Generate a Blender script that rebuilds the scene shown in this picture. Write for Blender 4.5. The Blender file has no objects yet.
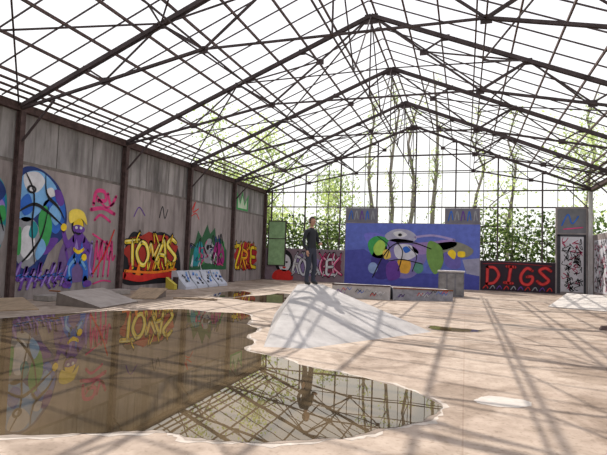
import bpy, bmesh, random, math
import numpy as np
from math import sin, cos, radians, pi, atan2, sqrt
from mathutils import Vector, Matrix

scene = bpy.context.scene
scene.view_settings.view_transform = 'Standard'
scene.view_settings.look = 'None'
scene.view_settings.exposure = 0.08
COL = bpy.context.collection

# hall dimensions (metres). x across the hall, y along it, z up; viewer stands at x=0,y=0
XL, XR, YB, YF = -12.45, 6.36, 29.66, -7.5
XM = (XL + XR) / 2
HE, HA, BAY = 5.62, 9.50, 4.69

# ------------------------------------------------------------------ materials
_m = {}
def mat(name, col, rough=0.7, metal=0.0, noise=0.0, nscale=4.0, bump=0.0, spec=0.3, stretch=None, col2=None, streak=0.0):
    if name in _m: return _m[name]
    m = bpy.data.materials.new(name); m.use_nodes = True
    nt = m.node_tree; b = nt.nodes['Principled BSDF']
    b.inputs['Base Color'].default_value = (*col, 1)
    b.inputs['Roughness'].default_value = rough
    b.inputs['Metallic'].default_value = metal
    b.inputs['Specular IOR Level'].default_value = spec
    if noise > 0 or col2:
        tc = nt.nodes.new('ShaderNodeTexCoord'); mp = nt.nodes.new('ShaderNodeMapping')
        nt.links.new(tc.outputs['Object'], mp.inputs[0])
        if stretch: mp.inputs['Scale'].default_value = stretch
        n = nt.nodes.new('ShaderNodeTexNoise'); n.inputs['Scale'].default_value = nscale
        n.inputs['Detail'].default_value = 8; n.inputs['Roughness'].default_value = 0.65
        nt.links.new(mp.outputs[0], n.inputs['Vector'])
        r = nt.nodes.new('ShaderNodeValToRGB')
        c2 = col2 if col2 else tuple(min(1, c * (1 + noise)) for c in col)
        c1 = tuple(c * (1 - noise) for c in col) if not col2 else col
        r.color_ramp.elements[0].position = 0.33; r.color_ramp.elements[1].position = 0.68
        r.color_ramp.elements[0].color = (*c1, 1); r.color_ramp.elements[1].color = (*c2, 1)
        nt.links.new(n.outputs['Fac'], r.inputs[0]); out = r.outputs[0]
        if streak > 0:   # rain-washed vertical streaks
            mp2 = nt.nodes.new('ShaderNodeMapping'); mp2.inputs['Scale'].default_value = (2.2, 2.2, 0.22)
            nt.links.new(tc.outputs['Object'], mp2.inputs[0])
            s = nt.nodes.new('ShaderNodeTexNoise'); s.inputs['Scale'].default_value = 1.6; s.inputs['Detail'].default_value = 6
            nt.links.new(mp2.outputs[0], s.inputs['Vector'])
            sr = nt.nodes.new('ShaderNodeValToRGB'); sr.color_ramp.elements[0].position = .38; sr.color_ramp.elements[1].position = .52
            k = 1 - streak; sr.color_ramp.elements[0].color = (k, k*.98, k*.97, 1); sr.color_ramp.elements[1].color = (1, 1, 1, 1)
            nt.links.new(s.outputs['Fac'], sr.inputs[0])
            mx = nt.nodes.new('ShaderNodeMix'); mx.data_type = 'RGBA'; mx.blend_type = 'MULTIPLY'; mx.inputs[0].default_value = 1
            nt.links.new(out, mx.inputs[6]); nt.links.new(sr.outputs[0], mx.inputs[7]); out = mx.outputs[2]
        nt.links.new(out, b.inputs['Base Color'])
        if bump > 0:
            bp = nt.nodes.new('ShaderNodeBump'); bp.inputs['Strength'].default_value = bump
            bp.inputs['Distance'].default_value = 0.03
            nt.links.new(n.outputs['Fac'], bp.inputs['Height']); nt.links.new(bp.outputs[0], b.inputs['Normal'])
    _m[name] = m; return m

def paint(col, name=None):
    key = name or 'paint_%02x%02x%02x' % tuple(int(c * 255) for c in col)
    return mat(key, col, rough=0.6, noise=0.15, nscale=3.0, spec=0.2)

# ------------------------------------------------------------------ mesh helpers
class MB:
    """collects faces with materials, makes one object"""
    def __init__(self): self.v = []; self.f = []; self.mi = []; self.mats = []; self.smooth = False
    def m(self, mt):
        if mt not in self.mats: self.mats.append(mt)
        return self.mats.index(mt)
    def face(self, pts, mt):
        b = len(self.v); self.v += [tuple(p) for p in pts]; self.f.append(tuple(range(b, b + len(pts)))); self.mi.append(self.m(mt))
    def add(self, verts, faces, mt):
        b = len(self.v); self.v += [tuple(p) for p in verts]; k = self.m(mt)
        for f in faces: self.f.append(tuple(b + i for i in f)); self.mi.append(k)
    def box(self, lo, hi, mt):
        x0, y0, z0 = lo; x1, y1, z1 = hi
        v = [(x0,y0,z0),(x1,y0,z0),(x1,y1,z0),(x0,y1,z0),(x0,y0,z1),(x1,y0,z1),(x1,y1,z1),(x0,y1,z1)]
        self.add(v, [(3,2,1,0),(4,5,6,7),(0,1,5,4),(1,2,6,5),(2,3,7,6),(3,0,4,7)], mt)
    def beam(self, p0, p1, w, h, mt):
        p0 = Vector(p0); p1 = Vector(p1); d = (p1 - p0)
        if d.length < 1e-6: return
        d.normalize(); up = Vector((0, 0, 1))
        if abs(d.z) > 0.95: up = Vector((0, 1, 0))
        s = d.cross(up).normalized(); u = s.cross(d)
        v = []
        for p in (p0, p1):
            for a, b in ((-1,-1),(1,-1),(1,1),(-1,1)): v.append(p + s * a * w / 2 + u * b * h / 2)
        self.add(v, [(3,2,1,0),(4,5,6,7),(0,1,5,4),(1,2,6,5),(2,3,7,6),(3,0,4,7)], mt)
    def tube(self, pts, rads, mt, n=6):
        rings = []
        for i, p in enumerate(pts):
            p = Vector(p); a = Vector(pts[max(0, i - 1)]); b = Vector(pts[min(len(pts) - 1, i + 1)])
            d = (b - a).normalized(); up = Vector((0, 0, 1)) if abs(d.z) < .9 else Vector((1, 0, 0))
            s = d.cross(up).normalized(); u = s.cross(d)
            rings.append([p + (s * cos(2*pi*k/n) + u * sin(2*pi*k/n)) * rads[i] for k in range(n)])
        v = [q for r in rings for q in r]; f = []
        for i in range(len(rings) - 1):
            for k in range(n): f.append((i*n+k, i*n+(k+1)%n, (i+1)*n+(k+1)%n, (i+1)*n+k))
        f.append(tuple(reversed(range(n)))); f.append(tuple(range((len(rings)-1)*n, len(rings)*n)))
        self.add(v, f, mt)
    def obj(self, name, parent=None, smooth=False, bevel=0, loc=None):
        me = bpy.data.meshes.new(name); me.from_pydata(self.v, [], self.f)
        for mt in self.mats: me.materials.append(mt)
        me.polygons.foreach_set('material_index', self.mi)
        if smooth: me.polygons.foreach_set('use_smooth', [True] * len(self.f))
        me.update()
        o = bpy.data.objects.new(name, me); COL.objects.link(o)
        if parent: o.parent = parent
        if loc: o.location = loc
        if bevel:
            b = o.modifiers.new('bevel', 'BEVEL'); b.width = bevel; b.segments = 2
        return o

def empty(name, loc=(0, 0, 0)):
    e = bpy.data.objects.new(name, None); e.location = loc; COL.objects.link(e); return e

def crom(pts, closed=False, n=8):
    P = [Vector(p) for p in pts]; out = []; L = len(P)
    rng = range(L) if closed else range(L - 1)
    for i in rng:
        if closed: a, b, c, d = P[(i-1)%L], P[i], P[(i+1)%L], P[(i+2)%L]
        else: a, b, c, d = P[max(0,i-1)], P[i], P[i+1], P[min(L-1,i+2)]
        for k in range(n):
            t = k / n
            out.append(0.5*((2*b)+(c-a)*t+(2*a-5*b+4*c-d)*t*t+(3*b-a-3*c+d)*t**3))
    if not closed: out.append(P[-1])
    return out

# ------------------------------------------------------------------ flat wall art
class Art:
    """sprayed artwork lying on a wall: s = distance along the wall, z = height"""
    def __init__(self, kind, base): self.k = kind; self.b = base; self.mb = MB(); self.T = lambda s, z: (s, z)
    def P(self, s, z, layer):
        s, z = self.T(s, z); e = 0.006 + layer * 0.004
        if self.k == 'L': return (self.b + e, s, z)
        if self.k == 'R': return (self.b - e, s, z)
        return (s, self.b - e, z)
    def poly(self, pts, col, layer=1, smooth=False):
        if smooth: pts = [(p.x, p.y) for p in crom([(a, b) for a, b in pts], True, 6)]
        self.mb.face([self.P(a, b, layer) for a, b in pts], paint(col))
    def rect(self, a, b, c, d, col, layer=0): self.poly([(a, b), (c, b), (c, d), (a, d)], col, layer)
    def ell(self, cx, cz, rx, rz, col, layer=1, n=20, rot=0):
        self.poly([(cx+rx*cos(t)*cos(rot)-rz*sin(t)*sin(rot), cz+rx*cos(t)*sin(rot)+rz*sin(t)*cos(rot)) for t in [2*pi*i/n for i in range(n)]], col, layer)
    def stroke(self, pts, w, col, layer=2, closed=False, taper=False, smooth=True):
        c = crom(pts, closed, 6) if smooth and len(pts) > 2 else [Vector(p) for p in pts]
        if closed: c.append(c[0])
        L = len(c); left = []; right = []
        for i, p in enumerate(c):
            a = c[max(0,i-1)]; b = c[min(L-1,i+1)]; d = b - a
            if d.length < 1e-9: d = Vector((1, 0))
            d.normalize(); nrm = Vector((-d.y, d.x)); ww = w/2 * ((0.25+0.75*sin(pi*min(1, (i+.6)/L))) if taper else 1)
            left.append(p + nrm*ww); right.append(p - nrm*ww)
        v = [self.P(q.x, q.y, layer) for q in left + right]
        self.mb.add(v, [(i, i+1, L+i+1, L+i) for i in range(L-1)], paint(col))
        if not taper:
            for e in (c[0], c[-1]): self.ell(e.x, e.y, w/2, w/2, col, layer, 10)
    def letter(self, strokes, x, z, w, h, sw, fill, line, hi=None, layer=2, slant=0.0, rot=0.0):
        def tr(a, b):
            px, pz = a*w + b*h*slant, b*h; cx, cz = w/2, h/2; px -= cx; pz -= cz
            return (x + cx + px*cos(rot) - pz*sin(rot), z + cz + px*sin(rot) + pz*cos(rot))
        for st in strokes:
            self.stroke([tr(a, b) for a, b in st], sw*1.55, line, layer)
        for st in strokes:
            pts = [tr(a, b) for a, b in st]
            self.stroke(pts, sw, fill, layer+1)
            if hi: self.stroke([(p[0]-sw*.15, p[1]+sw*.18) for p in pts], sw*.28, hi, layer+2)
    def obj(self, name, parent=None): return self.mb.obj(name, parent)

LET = {
 'D': [[(0.05,0),(0.05,1)], [(0.05,1),(0.6,.95),(0.95,.5),(0.6,.05),(0.05,0)]],
 'I': [[(0.5,1),(0.5,0)],[(.2,1),(.8,1)],[(.2,0),(.8,0)]],
 'T': [[(0.5,1),(0.5,0)],[(.0,.95),(1,1)]],
 'M': [[(0.0,0),(0.1,1)],[(0.1,1),(0.5,.4)],[(.5,.4),(.9,1)],[(.9,1),(1,0)]],
 'G': [[(0.9,.85),(0.5,1),(0.08,.6),(0.15,.15),(0.6,0),(0.92,.2),(0.92,.48),(0.55,.48)]],
 'S': [[(0.92,.85),(0.5,1),(0.12,.8),(0.5,.52),(0.9,.25),(0.5,0),(0.08,.15)]],
 'A': [[(0,0),(0.45,1)], [(0.45,1),(0.95,0)], [(0.2,.35),(0.8,.35)]],
 'R': [[(0.05,0),(0.05,1)], [(0.05,1),(0.8,.9),(0.8,.6),(0.1,.5)], [(0.3,.5),(0.95,0)]],
 'K': [[(0.05,0),(0.05,1)], [(0.9,1),(0.1,.5),(0.95,0)]],
 'E': [[(0.9,1),(0.1,.95),(0.05,.5),(0.1,.05),(0.95,0)], [(0.1,.5),(0.75,.52)]],
 'O': [[(0.5,1),(0.05,.6),(0.2,.1),(0.6,0),(0.95,.4),(0.85,.85),(0.5,1)]],
 'Z': [[(0.05,1),(0.9,.95),(0.1,.05),(0.95,0)]],
}

# ------------------------------------------------------------------ world + sun
w = bpy.data.worlds.new('sky'); scene.world = w; w.use_nodes = True
nt = w.node_tree; bg = nt.nodes['Background']
tc = nt.nodes.new('ShaderNodeTexCoord'); sx = nt.nodes.new('ShaderNodeSeparateXYZ'); rp = nt.nodes.new('ShaderNodeValToRGB')
nt.links.new(tc.outputs['Generated'], sx.inputs[0]); nt.links.new(sx.outputs['Z'], rp.inputs[0]); nt.links.new(rp.outputs[0], bg.inputs['Color'])
rp.color_ramp.elements[0].color = (0.95, 0.96, 0.92, 1); rp.color_ramp.elements[0].position = 0.0
rp.color_ramp.elements[1].color = (0.97, 0.96, 1.0, 1); rp.color_ramp.elements[1].position = 0.5
bg.inputs['Strength'].default_value = 1.18
sd = bpy.data.lights.new('sun', 'SUN'); sd.energy = 5.4; sd.angle = radians(0.5); sd.color = (1.0, 0.925, 0.82)
so = bpy.data.objects.new('sun', sd); COL.objects.link(so)
az, el = radians(-38), radians(48)
d = Vector((sin(az)*cos(el), cos(az)*cos(el), sin(el)))
so.rotation_euler = d.to_track_quat('Z', 'Y').to_euler(); so.location = (-20, 30, 30)

# ------------------------------------------------------------------ common materials
M_steel = mat('dark_steel', (0.058, 0.042, 0.045), 0.7, 0.0, noise=0.4, nscale=3)
M_steel2 = mat('rusty_steel', (0.088, 0.056, 0.054), 0.75, 0.0, noise=0.4, nscale=5)
M_wallL = mat('grey_render', (0.30, 0.262, 0.258), 0.9, noise=0.26, nscale=1.1, bump=0.25, stretch=(1, 1, 0.45), streak=.28)
M_wallU = mat('grey_concrete_panel', (0.30, 0.282, 0.282), 0.9, noise=0.42, nscale=0.9, bump=0.2, stretch=(1, 1.6, 0.4), streak=.42)
M_back = mat('back_render', (0.24, 0.215, 0.215), 0.9, noise=0.3, nscale=1.5)
M_white = mat('whitewash', (0.55, 0.54, 0.55), 0.8, noise=0.15, nscale=2)
M_conc = mat('smooth_concrete', (0.36, 0.345, 0.345), 0.85, noise=0.22, nscale=1.8, bump=0.1)

# ------------------------------------------------------------------ floor
def floor_material():
    m = bpy.data.materials.new('concrete_floor'); m.use_nodes = True
    nt = m.node_tree; b = nt.nodes['Principled BSDF']; b.inputs['Roughness'].default_value = 0.75; b.inputs['Specular IOR Level'].default_value = 0.25
    tc = nt.nodes.new('ShaderNodeTexCoord')
    def noise(s, det=8, dist=0):
        n = nt.nodes.new('ShaderNodeTexNoise'); n.inputs['Scale'].default_value = s; n.inputs['Detail'].default_value = det
        n.inputs['Distortion'].default_value = dist; nt.links.new(tc.outputs['Object'], n.inputs['Vector']); return n
    def mul(a, b_):
        mx = nt.nodes.new('ShaderNodeMix'); mx.data_type = 'RGBA'; mx.blend_type = 'MULTIPLY'; mx.inputs[0].default_value = 1
        nt.links.new(a, mx.inputs[6]); nt.links.new(b_, mx.inputs[7]); return mx.outputs[2]
    def ramp(n, p0, c0, p1, c1):
        r = nt.nodes.new('ShaderNodeValToRGB'); e = r.color_ramp.elements
        e[0].position = p0; e[0].color = (*c0, 1); e[1].position = p1; e[1].color = (*c1, 1); nt.links.new(n.outputs['Fac'], r.inputs[0]); return r.outputs[0]
    n3 = noise(40, 4)
    c = ramp(noise(0.35, 6, 0.6), .38, (0.33, 0.258, 0.21), .62, (0.44, 0.36, 0.30))
    c = mul(c, ramp(noise(4.0, 12), .32, (0.74, 0.72, 0.70), .60, (1, 1, 1)))
    c = mul(c, ramp(noise(0.9, 10, 1.5), .38, (0.68, 0.65, 0.62), .48, (1, 1, 1)))
    c = mul(c, ramp(noise(18, 6), .32, (0.76, 0.74, 0.71), .47, (1, 1, 1)))
    br = nt.nodes.new('ShaderNodeTexBrick'); br.offset = 0; br.inputs['Scale'].default_value = 1
    br.inputs['Brick Width'].default_value = 4.6; br.inputs['Row Height'].default_value = 4.6; br.inputs['Mortar Size'].default_value = 0.008
    br.inputs['Color1'].default_value = (1, 1, 1, 1); br.inputs['Color2'].default_value = (.94, .94, .94, 1); br.inputs['Mortar'].default_value = (.84, .8, .78, 1)
    nt.links.new(tc.outputs['Object'], br.inputs['Vector'])
    c = mul(c, br.outputs[0]); nt.links.new(c, b.inputs['Base Color'])
    bp = nt.nodes.new('ShaderNodeBump'); bp.inputs['Strength'].default_value = .25; bp.inputs['Distance'].default_value = .01
    nt.links.new(n3.outputs['Fac'], bp.inputs['Height']); nt.links.new(bp.outputs[0], b.inputs['Normal'])
    return m
M_floor = floor_material()
mb = MB(); mb.box((XL - 0.3, YF, -0.2), (XR + 0.3, YB + 0.3, 0), M_floor); mb.obj('floor')
mb = MB(); mb.box((-90, -40, -0.5), (90, 120, -0.21), mat('grass', (0.12, 0.17, 0.05), 0.95, noise=0.4, nscale=2)); mb.obj('grass_ground')

# ------------------------------------------------------------------ puddles
def water_material():
    m = bpy.data.materials.new('muddy_water'); m.use_nodes = True; nt = m.node_tree
    nt.nodes.remove(nt.nodes['Principled BSDF']); out = nt.nodes['Material Output']
    df = nt.nodes.new('ShaderNodeBsdfDiffuse'); gl = nt.nodes.new('ShaderNodeBsdfGlossy'); gl.inputs['Roughness'].default_value = 0.008
    gl.inputs['Color'].default_value = (0.95, 0.91, 0.83, 1)
    tc = nt.nodes.new('ShaderNodeTexCoord'); n = nt.nodes.new('ShaderNodeTexNoise'); n.inputs['Scale'].default_value = 0.55; n.inputs['Detail'].default_value = 7
    nt.links.new(tc.outputs['Object'], n.inputs['Vector'])
    r = nt.nodes.new('ShaderNodeValToRGB'); r.color_ramp.elements[0].color = (0.045, 0.032, 0.018, 1); r.color_ramp.elements[1].color = (0.135, 0.098, 0.058, 1)
    r.color_ramp.elements[0].position = .3; r.color_ramp.elements[1].position = .7
    nt.links.new(n.outputs['Fac'], r.inputs[0]); nt.links.new(r.outputs[0], df.inputs['Color'])
    fr = nt.nodes.new('ShaderNodeFresnel'); fr.inputs['IOR'].default_value = 1.72
    n2 = nt.nodes.new('ShaderNodeTexNoise'); n2.inputs['Scale'].default_value = 3; n2.inputs['Detail'].default_value = 1
    nt.links.new(tc.outputs['Object'], n2.inputs['Vector'])
    bp = nt.nodes.new('ShaderNodeBump'); bp.inputs['Strength'].default_value = .012; bp.inputs['Distance'].default_value = .02
    nt.links.new(n2.outputs['Fac'], bp.inputs['Height']); nt.links.new(bp.outputs[0], gl.inputs['Normal'])
    mx = nt.nodes.new('ShaderNodeMixShader'); nt.links.new(fr.outputs[0], mx.inputs[0]); nt.links.new(df.outputs[0], mx.inputs[1]); nt.links.new(gl.outputs[0], mx.inputs[2])
    nt.links.new(mx.outputs[0], out.inputs[0]); return m
M_water = water_material()
M_rim = mat('pale_silt_rim', (0.44, 0.39, 0.35), 0.85, noise=0.2, nscale=6)
M_damp = mat('damp_concrete', (0.20, 0.155, 0.125), 0.5, noise=0.3, nscale=3)
def flat_blob(name, pts, z, mt, grow=0.0, wob=0.0, parent=None, seed=1):
    c = crom(pts, True, 8); L = len(c); rnd = random.Random(seed)
    ar = sum(c[i].x*c[(i+1)%L].y - c[(i+1)%L].x*c[i].y for i in range(L)); sg = 1 if ar > 0 else -1
    ph = [rnd.uniform(0, 6.28) for _ in range(4)]
    out = []
    for i, p in enumerate(c):
        d = (c[(i+1)%L] - c[i-1]); d.normalize(); nrm = Vector((d.y, -d.x)) * sg
        o = grow + wob*(sin(i*.55+ph[0]) + .7*sin(i*1.3+ph[1]) + .5*sin(i*2.9+ph[2]))
        out.append((p.x + nrm.x*o, p.y + nrm.y*o, z))
    mb = MB(); mb.face(out if sg > 0 else out[::-1], mt); return mb.obj(name, parent)
pud = [(-9.9,6.2),(-9.7,7.95),(-9.3,9.31),(-8.9,10.3),(-8.1,11.3),(-7.4,12.1),(-6.40,11.95),(-5.6,12.2),(-4.95,11.2),(-4.7,10.4),(-4.2,9.86),(-4.0,8.9),(-3.6,8.3),(-3.45,7.6),(-2.7,7.3),(-2.26,6.98),(-1.55,6.74),(-0.89,6.43),(-0.43,6.06),(-0.24,5.68),(-0.36,5.20),(-0.73,4.73),(-1.03,4.38),(-1.56,4.04),(-2.13,3.85),(-2.48,3.9),(-2.92,3.7),(-3.6,3.3),(-5.2,2.7),(-8.2,3.8)]
pe = empty('rain_puddle')
flat_blob('silt_edge', pud, 0.002, M_rim, 0.07, 0.035, pe, 4)
flat_blob('damp_edge', pud, 0.004, M_damp, 0.03, 0.016, pe, 7)
flat_blob('water', pud, 0.006, M_water, 0.0, 0.018, pe, 2)
pe2 = empty('rain_puddle')
p2 = [(-7.9,16.3),(-6.9,15.4),(-5.9,15.5),(-5.3,16.4),(-5.7,17.6),(-6.4,18.9),(-7.3,19.3),(-7.4,18.0)]
flat_blob('damp_edge', p2, 0.003, M_damp, 0.12, 0.03, pe2); flat_blob('water', p2, 0.006, M_water, 0, 0.03, pe2)
pe3 = empty('rain_puddle')
p3 = [(-0.75,12.05),(-0.4,11.8),(0.25,12.05),(0.3,12.35),(-0.5,12.5),(-0.8,12.5)]
flat_blob('damp_edge', p3, 0.003, M_damp, 0.06, 0.02, pe3); flat_blob('water', p3, 0.006, M_water, 0, 0.02, pe3)
pe4 = empty('rain_puddle')
p4 = [(-8.9,16.6),(-8.3,16.2),(-7.95,16.9),(-8.2,18.4),(-8.9,19.3),(-9.4,18.3)]
flat_blob('damp_edge', p4, 0.003, M_damp, 0.08, 0.03, pe4); flat_blob('water', p4, 0.006, M_water, 0, 0.03, pe4)
M_wet = mat('wet_patch', (0.27, 0.21, 0.17), 0.45, noise=0.25, nscale=2)
flat_blob('damp_patch', [(0.6,13.6),(1.4,13.3),(2.3,13.5),(2.6,14.0),(1.7,14.2),(0.9,14.05)], 0.002, M_wet, 0, .03, None, 3)
flat_blob('damp_patch', [(-1.2,16.3),(0.2,16.0),(1.3,16.5),(0.9,17.2),(-.6,17.1)], 0.002, M_wet, 0, .04, None, 6)
flat_blob('paint_spill', [(0.14,6.1),(0.4,6.0),(0.72,6.2),(0.70,6.4),(0.42,6.46),(0.2,6.35)], 0.003, mat('dry_paint', (0.46,0.42,0.39), .7, noise=.12, nscale=8), 0, 0.01)

# ------------------------------------------------------------------ walls
colY = [YB - BAY*k for k in range(0, 9)]
colY = [y for y in colY if y > YF]
mb = MB(); mb.box((XL-0.3, YF, 0), (XL, YB, 4.0), M_wallL)
mb.box((XL-0.3, YF, 4.1), (XL-0.05, YB, HE-0.1), M_wallU)
mb.box((XL-0.3, YF, 4.0), (XL, YB, 4.1), mat('ledge_concrete', (0.16,0.14,0.13), .9, noise=.3))
M_joint = mat('joint', (0.10, 0.09, 0.085), .9)
for y0 in colY[:-1]:
    for k in (1, 2): mb.box((XL-0.05, y0-BAY*k/3-0.015, 4.1), (XL-0.045, y0-BAY*k/3+0.015, HE-0.1), M_joint)
mb.obj('wall_left')
for y0 in colY:
    yy = y0 if y0 != YB else YB - .14
    mb = MB()
    for dx in (0.02, 0.19): mb.box((XL+dx, yy-0.085, 0), (XL+dx+0.018, yy+0.085, HE-.12), M_steel2)
    mb.box((XL+0.02, yy-0.012, 0), (XL+0.20, yy+0.012, HE-.12), M_steel2)
    mb.box((XL+0.01, yy-0.14, 0), (XL+0.26, yy+0.14, 0.03), M_steel2)
    mb.obj('steel_column')
    cm = M_white if y0 == YB else M_steel2
    mb = MB()
    for dx in (0.02, 0.19): mb.box((XR-dx-0.018, yy-0.085, 0), (XR-dx, yy+0.085, HE-.12), cm)
    mb.box((XR-0.20, yy-0.012, 0), (XR-0.02, yy+0.012, HE-.12), cm)
    mb.box((XR-0.26, yy-0.14, 0), (XR-0.01, yy+0.14, 0.03), cm)
    mb.obj('steel_column')
mb = MB(); mb.box((XR, YF, 0), (XR+0.25, YB, 3.2), M_wallL); mb.obj('wall_right')

# back wall (low walls, mural wall and panels between posts)
mb = MB()
mb.box((XL, YB, 0), (-7.05, YB+0.2, 2.02), M_back)
mb.box((-7.05, YB, 0), (0.78, YB+0.2, 3.72), M_back)
mb.box((0.78, YB, 0), (4.62, YB+0.2, 1.68), M_back)
mb.box((4.62, YB, 0), (XR, YB+0.2, 4.68), M_back)
mb.box((-7.05, YB+0.02, 3.72), (-5.07, YB+0.15, 4.62), M_back); mb.box((-1.18, YB+0.02, 3.72), (0.75, YB+0.15, 4.62), M_back)
mb.obj('wall_back')
mb = MB(); mb.box((-12.1, YB-0.05, 0.95), (-10.92, YB-0.01, 3.72), mat('pale_green_board', (0.26,0.42,0.22), .7, noise=.2))
for a in (-12.12, -10.95): mb.box((a, YB-0.08, 0.9), (a+0.06, YB-0.01, 3.78), M_steel)
for z in (0.9, 2.6, 3.72): mb.box((-12.12, YB-0.08, z), (-10.9, YB-0.01, z+0.05), M_steel)
mb.obj('window_1')

# gable glazing frame
def roof_z(x): return HE + (HA-HE) * (1 - abs(x-XM)/(XR-XM))
mb = MB()
x = XL + 0.45; k = 0
while x < XR - 0.2:
    z0 = 2.0 if x < -7.05 else (3.72 if x < 0.78 else (1.68 if x < 4.62 else 4.68))
    ww = 0.08 if k % 3 == 0 else 0.035
    mb.beam((x, YB+0.1, z0), (x, YB+0.1, roof_z(x)-0.02), ww, ww, M_steel); x += 0.76; k += 1
for z in (4.68, 5.62):
    mb.beam((XL, YB+0.1, z), (XR, YB+0.1, z), 0.07, 0.07, M_steel)
for z in (6.7, 7.8):
    hw = (XR-XM)*(1-(z-HE)/(HA-HE)); mb.beam((XM-hw, YB+0.1, z), (XM+hw, YB+0.1, z), 0.04, 0.04, M_steel)
for z in (2.7, 3.6):
    mb.beam((XL, YB+0.1, z), (-7.05, YB+0.1, z), 0.04, 0.04, M_steel); mb.beam((0.78, YB+0.1, z), (4.62, YB+0.1, z), 0.04, 0.04, M_steel)
mb.obj('gable_window_frame')

# ------------------------------------------------------------------ roof
def truss(y):
    mb = MB(); hw = XR - XM
    def R(sd, t): return Vector((XM + sd*hw*(1-t), y, HE + (HA-HE)*t))
    for sd in (-1, 1):
        for dy in (-0.045, 0.045):
            mb.beam(R(sd,0)+Vector((0,dy,0)), R(sd,1)+Vector((0,dy,0)), 0.03, 0.12, M_steel)
        B = Vector((XM + sd*hw*0.36, y, HE+1.15)); C = Vector((XM, y, HE+1.15))
        B1 = R(sd,0).lerp(B, .5)
        for dy in (-.03, .03): mb.beam(R(sd,0)+Vector((0,dy,-.05)), B+Vector((0,dy,0)), 0.02, 0.07, M_steel)
        mb.beam(B, C, 0.05, 0.05, M_steel)
        mb.beam(B, R(sd,.5), 0.075, 0.075, M_steel); mb.beam(B, R(sd,1), 0.05, 0.055, M_steel)
        mb.beam(B1, R(sd,.25), 0.05, 0.05, M_steel); mb.beam(B1, R(sd,.5), 0.04, 0.04, M_steel)
        Q = B.lerp(R(sd,1), .5); mb.beam(Q, R(sd,.75), 0.05, 0.05, M_steel); mb.beam(Q, R(sd,.5), 0.04, 0.04, M_steel)
        for p in (R(sd,.5), B, Q, B1, R(sd,.25), R(sd,.75)):
            mb.box((p.x-.12, y-.012, p.z-.12), (p.x+.12, y+.012, p.z+.08), M_steel)
        mb.beam((XM+sd*(hw-.2), y, HE-1.0), (XM+sd*(hw-1.3), y, HE+.15), 0.05, 0.05, M_steel)
    mb.box((XM-.22, y-.014, HA-.28), (XM+.22, y+.014, HA+.05), M_steel)
    mb.beam((XM, y, HE+1.15), (XM, y, HA), 0.04, 0.04, M_steel)
    mb.obj('roof_truss')
for y in colY: truss(y - (0.0 if y != YB else 0.14))
mb = MB(); hw = XR - XM
n = 9
for sd in (-1, 1):
    for i in range(n+1):
        t = i/n*0.985
        p = Vector((XM + sd*hw*(1-t), 0, HE+(HA-HE)*t+0.13))
        mb.beam((p.x, YF, p.z), (p.x, YB+.1, p.z), 0.045, 0.075, M_steel2)
    for t in (0.02, 0.045, 0.07):   # leftover sheeting battens near the eave
        p = Vector((XM + sd*hw*(1-t), 0, HE+(HA-HE)*t+0.2)); mb.beam((p.x, YF, p.z), (p.x, YB, p.z), 0.10, 0.04, M_steel2)
    mb.beam((XM+sd*(hw-.02), YF, HE+.02), (XM+sd*(hw-.02), YB, HE+.02), 0.20, 0.24, M_steel2)
mb.obj('roof_purlins')
mb = MB(); y = YF
while y < YB:
    for sd in (-1, 1):
        mb.beam((XM+sd*hw, y, HE+.2), (XM, y, HA+.2), 0.026, 0.036, M_steel)
    y += BAY/5
mb.obj('roof_glazing_bars')
# longitudinal bracing
mb = MB()
def at(v, y): return (v.x, y, v.z)
for a, b in zip(colY[:-1], colY[1:]):
    for sd in (-1, 1):
        top = Vector((XM+sd*hw*.5, 0, HE+(HA-HE)*.5)); bot = Vector((XM+sd*hw*.36, 0, HE+1.15))
        mb.beam(at(bot,a), at(bot,b), .035, .04, M_steel)
        mb.beam(at(top,a), at(bot,(a+b)/2), .035, .035, M_steel); mb.beam(at(top,b), at(bot,(a+b)/2), .035, .035, M_steel)
    top = Vector((XM,0,HA)); bot = Vector((XM,0,HE+1.15))
    mb.beam(at(bot,a), at(bot,b), .035, .04, M_steel); mb.beam(at(top,a), at(bot,(a+b)/2), .035, .035, M_steel); mb.beam(at(top,b), at(bot,(a+b)/2), .035, .035, M_steel)
for i, (a, b) in enumerate(zip(colY[:-1], colY[1:])):
    if i % 2 == 0:
        for sd in (-1, 1):
            for t0, t1 in ((0,.5),(.5,1)):
                P = lambda t, y: (XM+sd*hw*(1-t), y, HE+(HA-HE)*t+.03)
                mb.beam(P(t0,a), P(t1,b), .04, .04, M_steel); mb.beam(P(t1,a), P(t0,b), .04, .04, M_steel)
mb.obj('roof_wind_bracing')

# ------------------------------------------------------------------ graffiti on the left wall
BK=(0.014,0.014,0.018); WH=(0.62,0.62,0.66); PU=(0.13,0.05,0.30); LPU=(0.30,0.20,0.55); PK=(0.62,0.05,0.20); RD=(0.58,0.03,0.025)
YE=(0.80,0.57,0.03); OR=(0.78,0.20,0.02); BL=(0.03,0.13,0.52); LBL=(0.18,0.40,0.70); GR=(0.05,0.32,0.09); DG=(0.03,0.11,0.05); TE=(0.02,0.24,0.28); GY=(0.28,0.29,0.32); DBL=(0.02,0.04,0.17); MAG=(0.5,0.03,0.35)
def warp(a, s0, s1, z0, z1): a.T = lambda s, z: (s0+(s1-s0)*s, z0+(z1-z0)*z)

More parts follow.
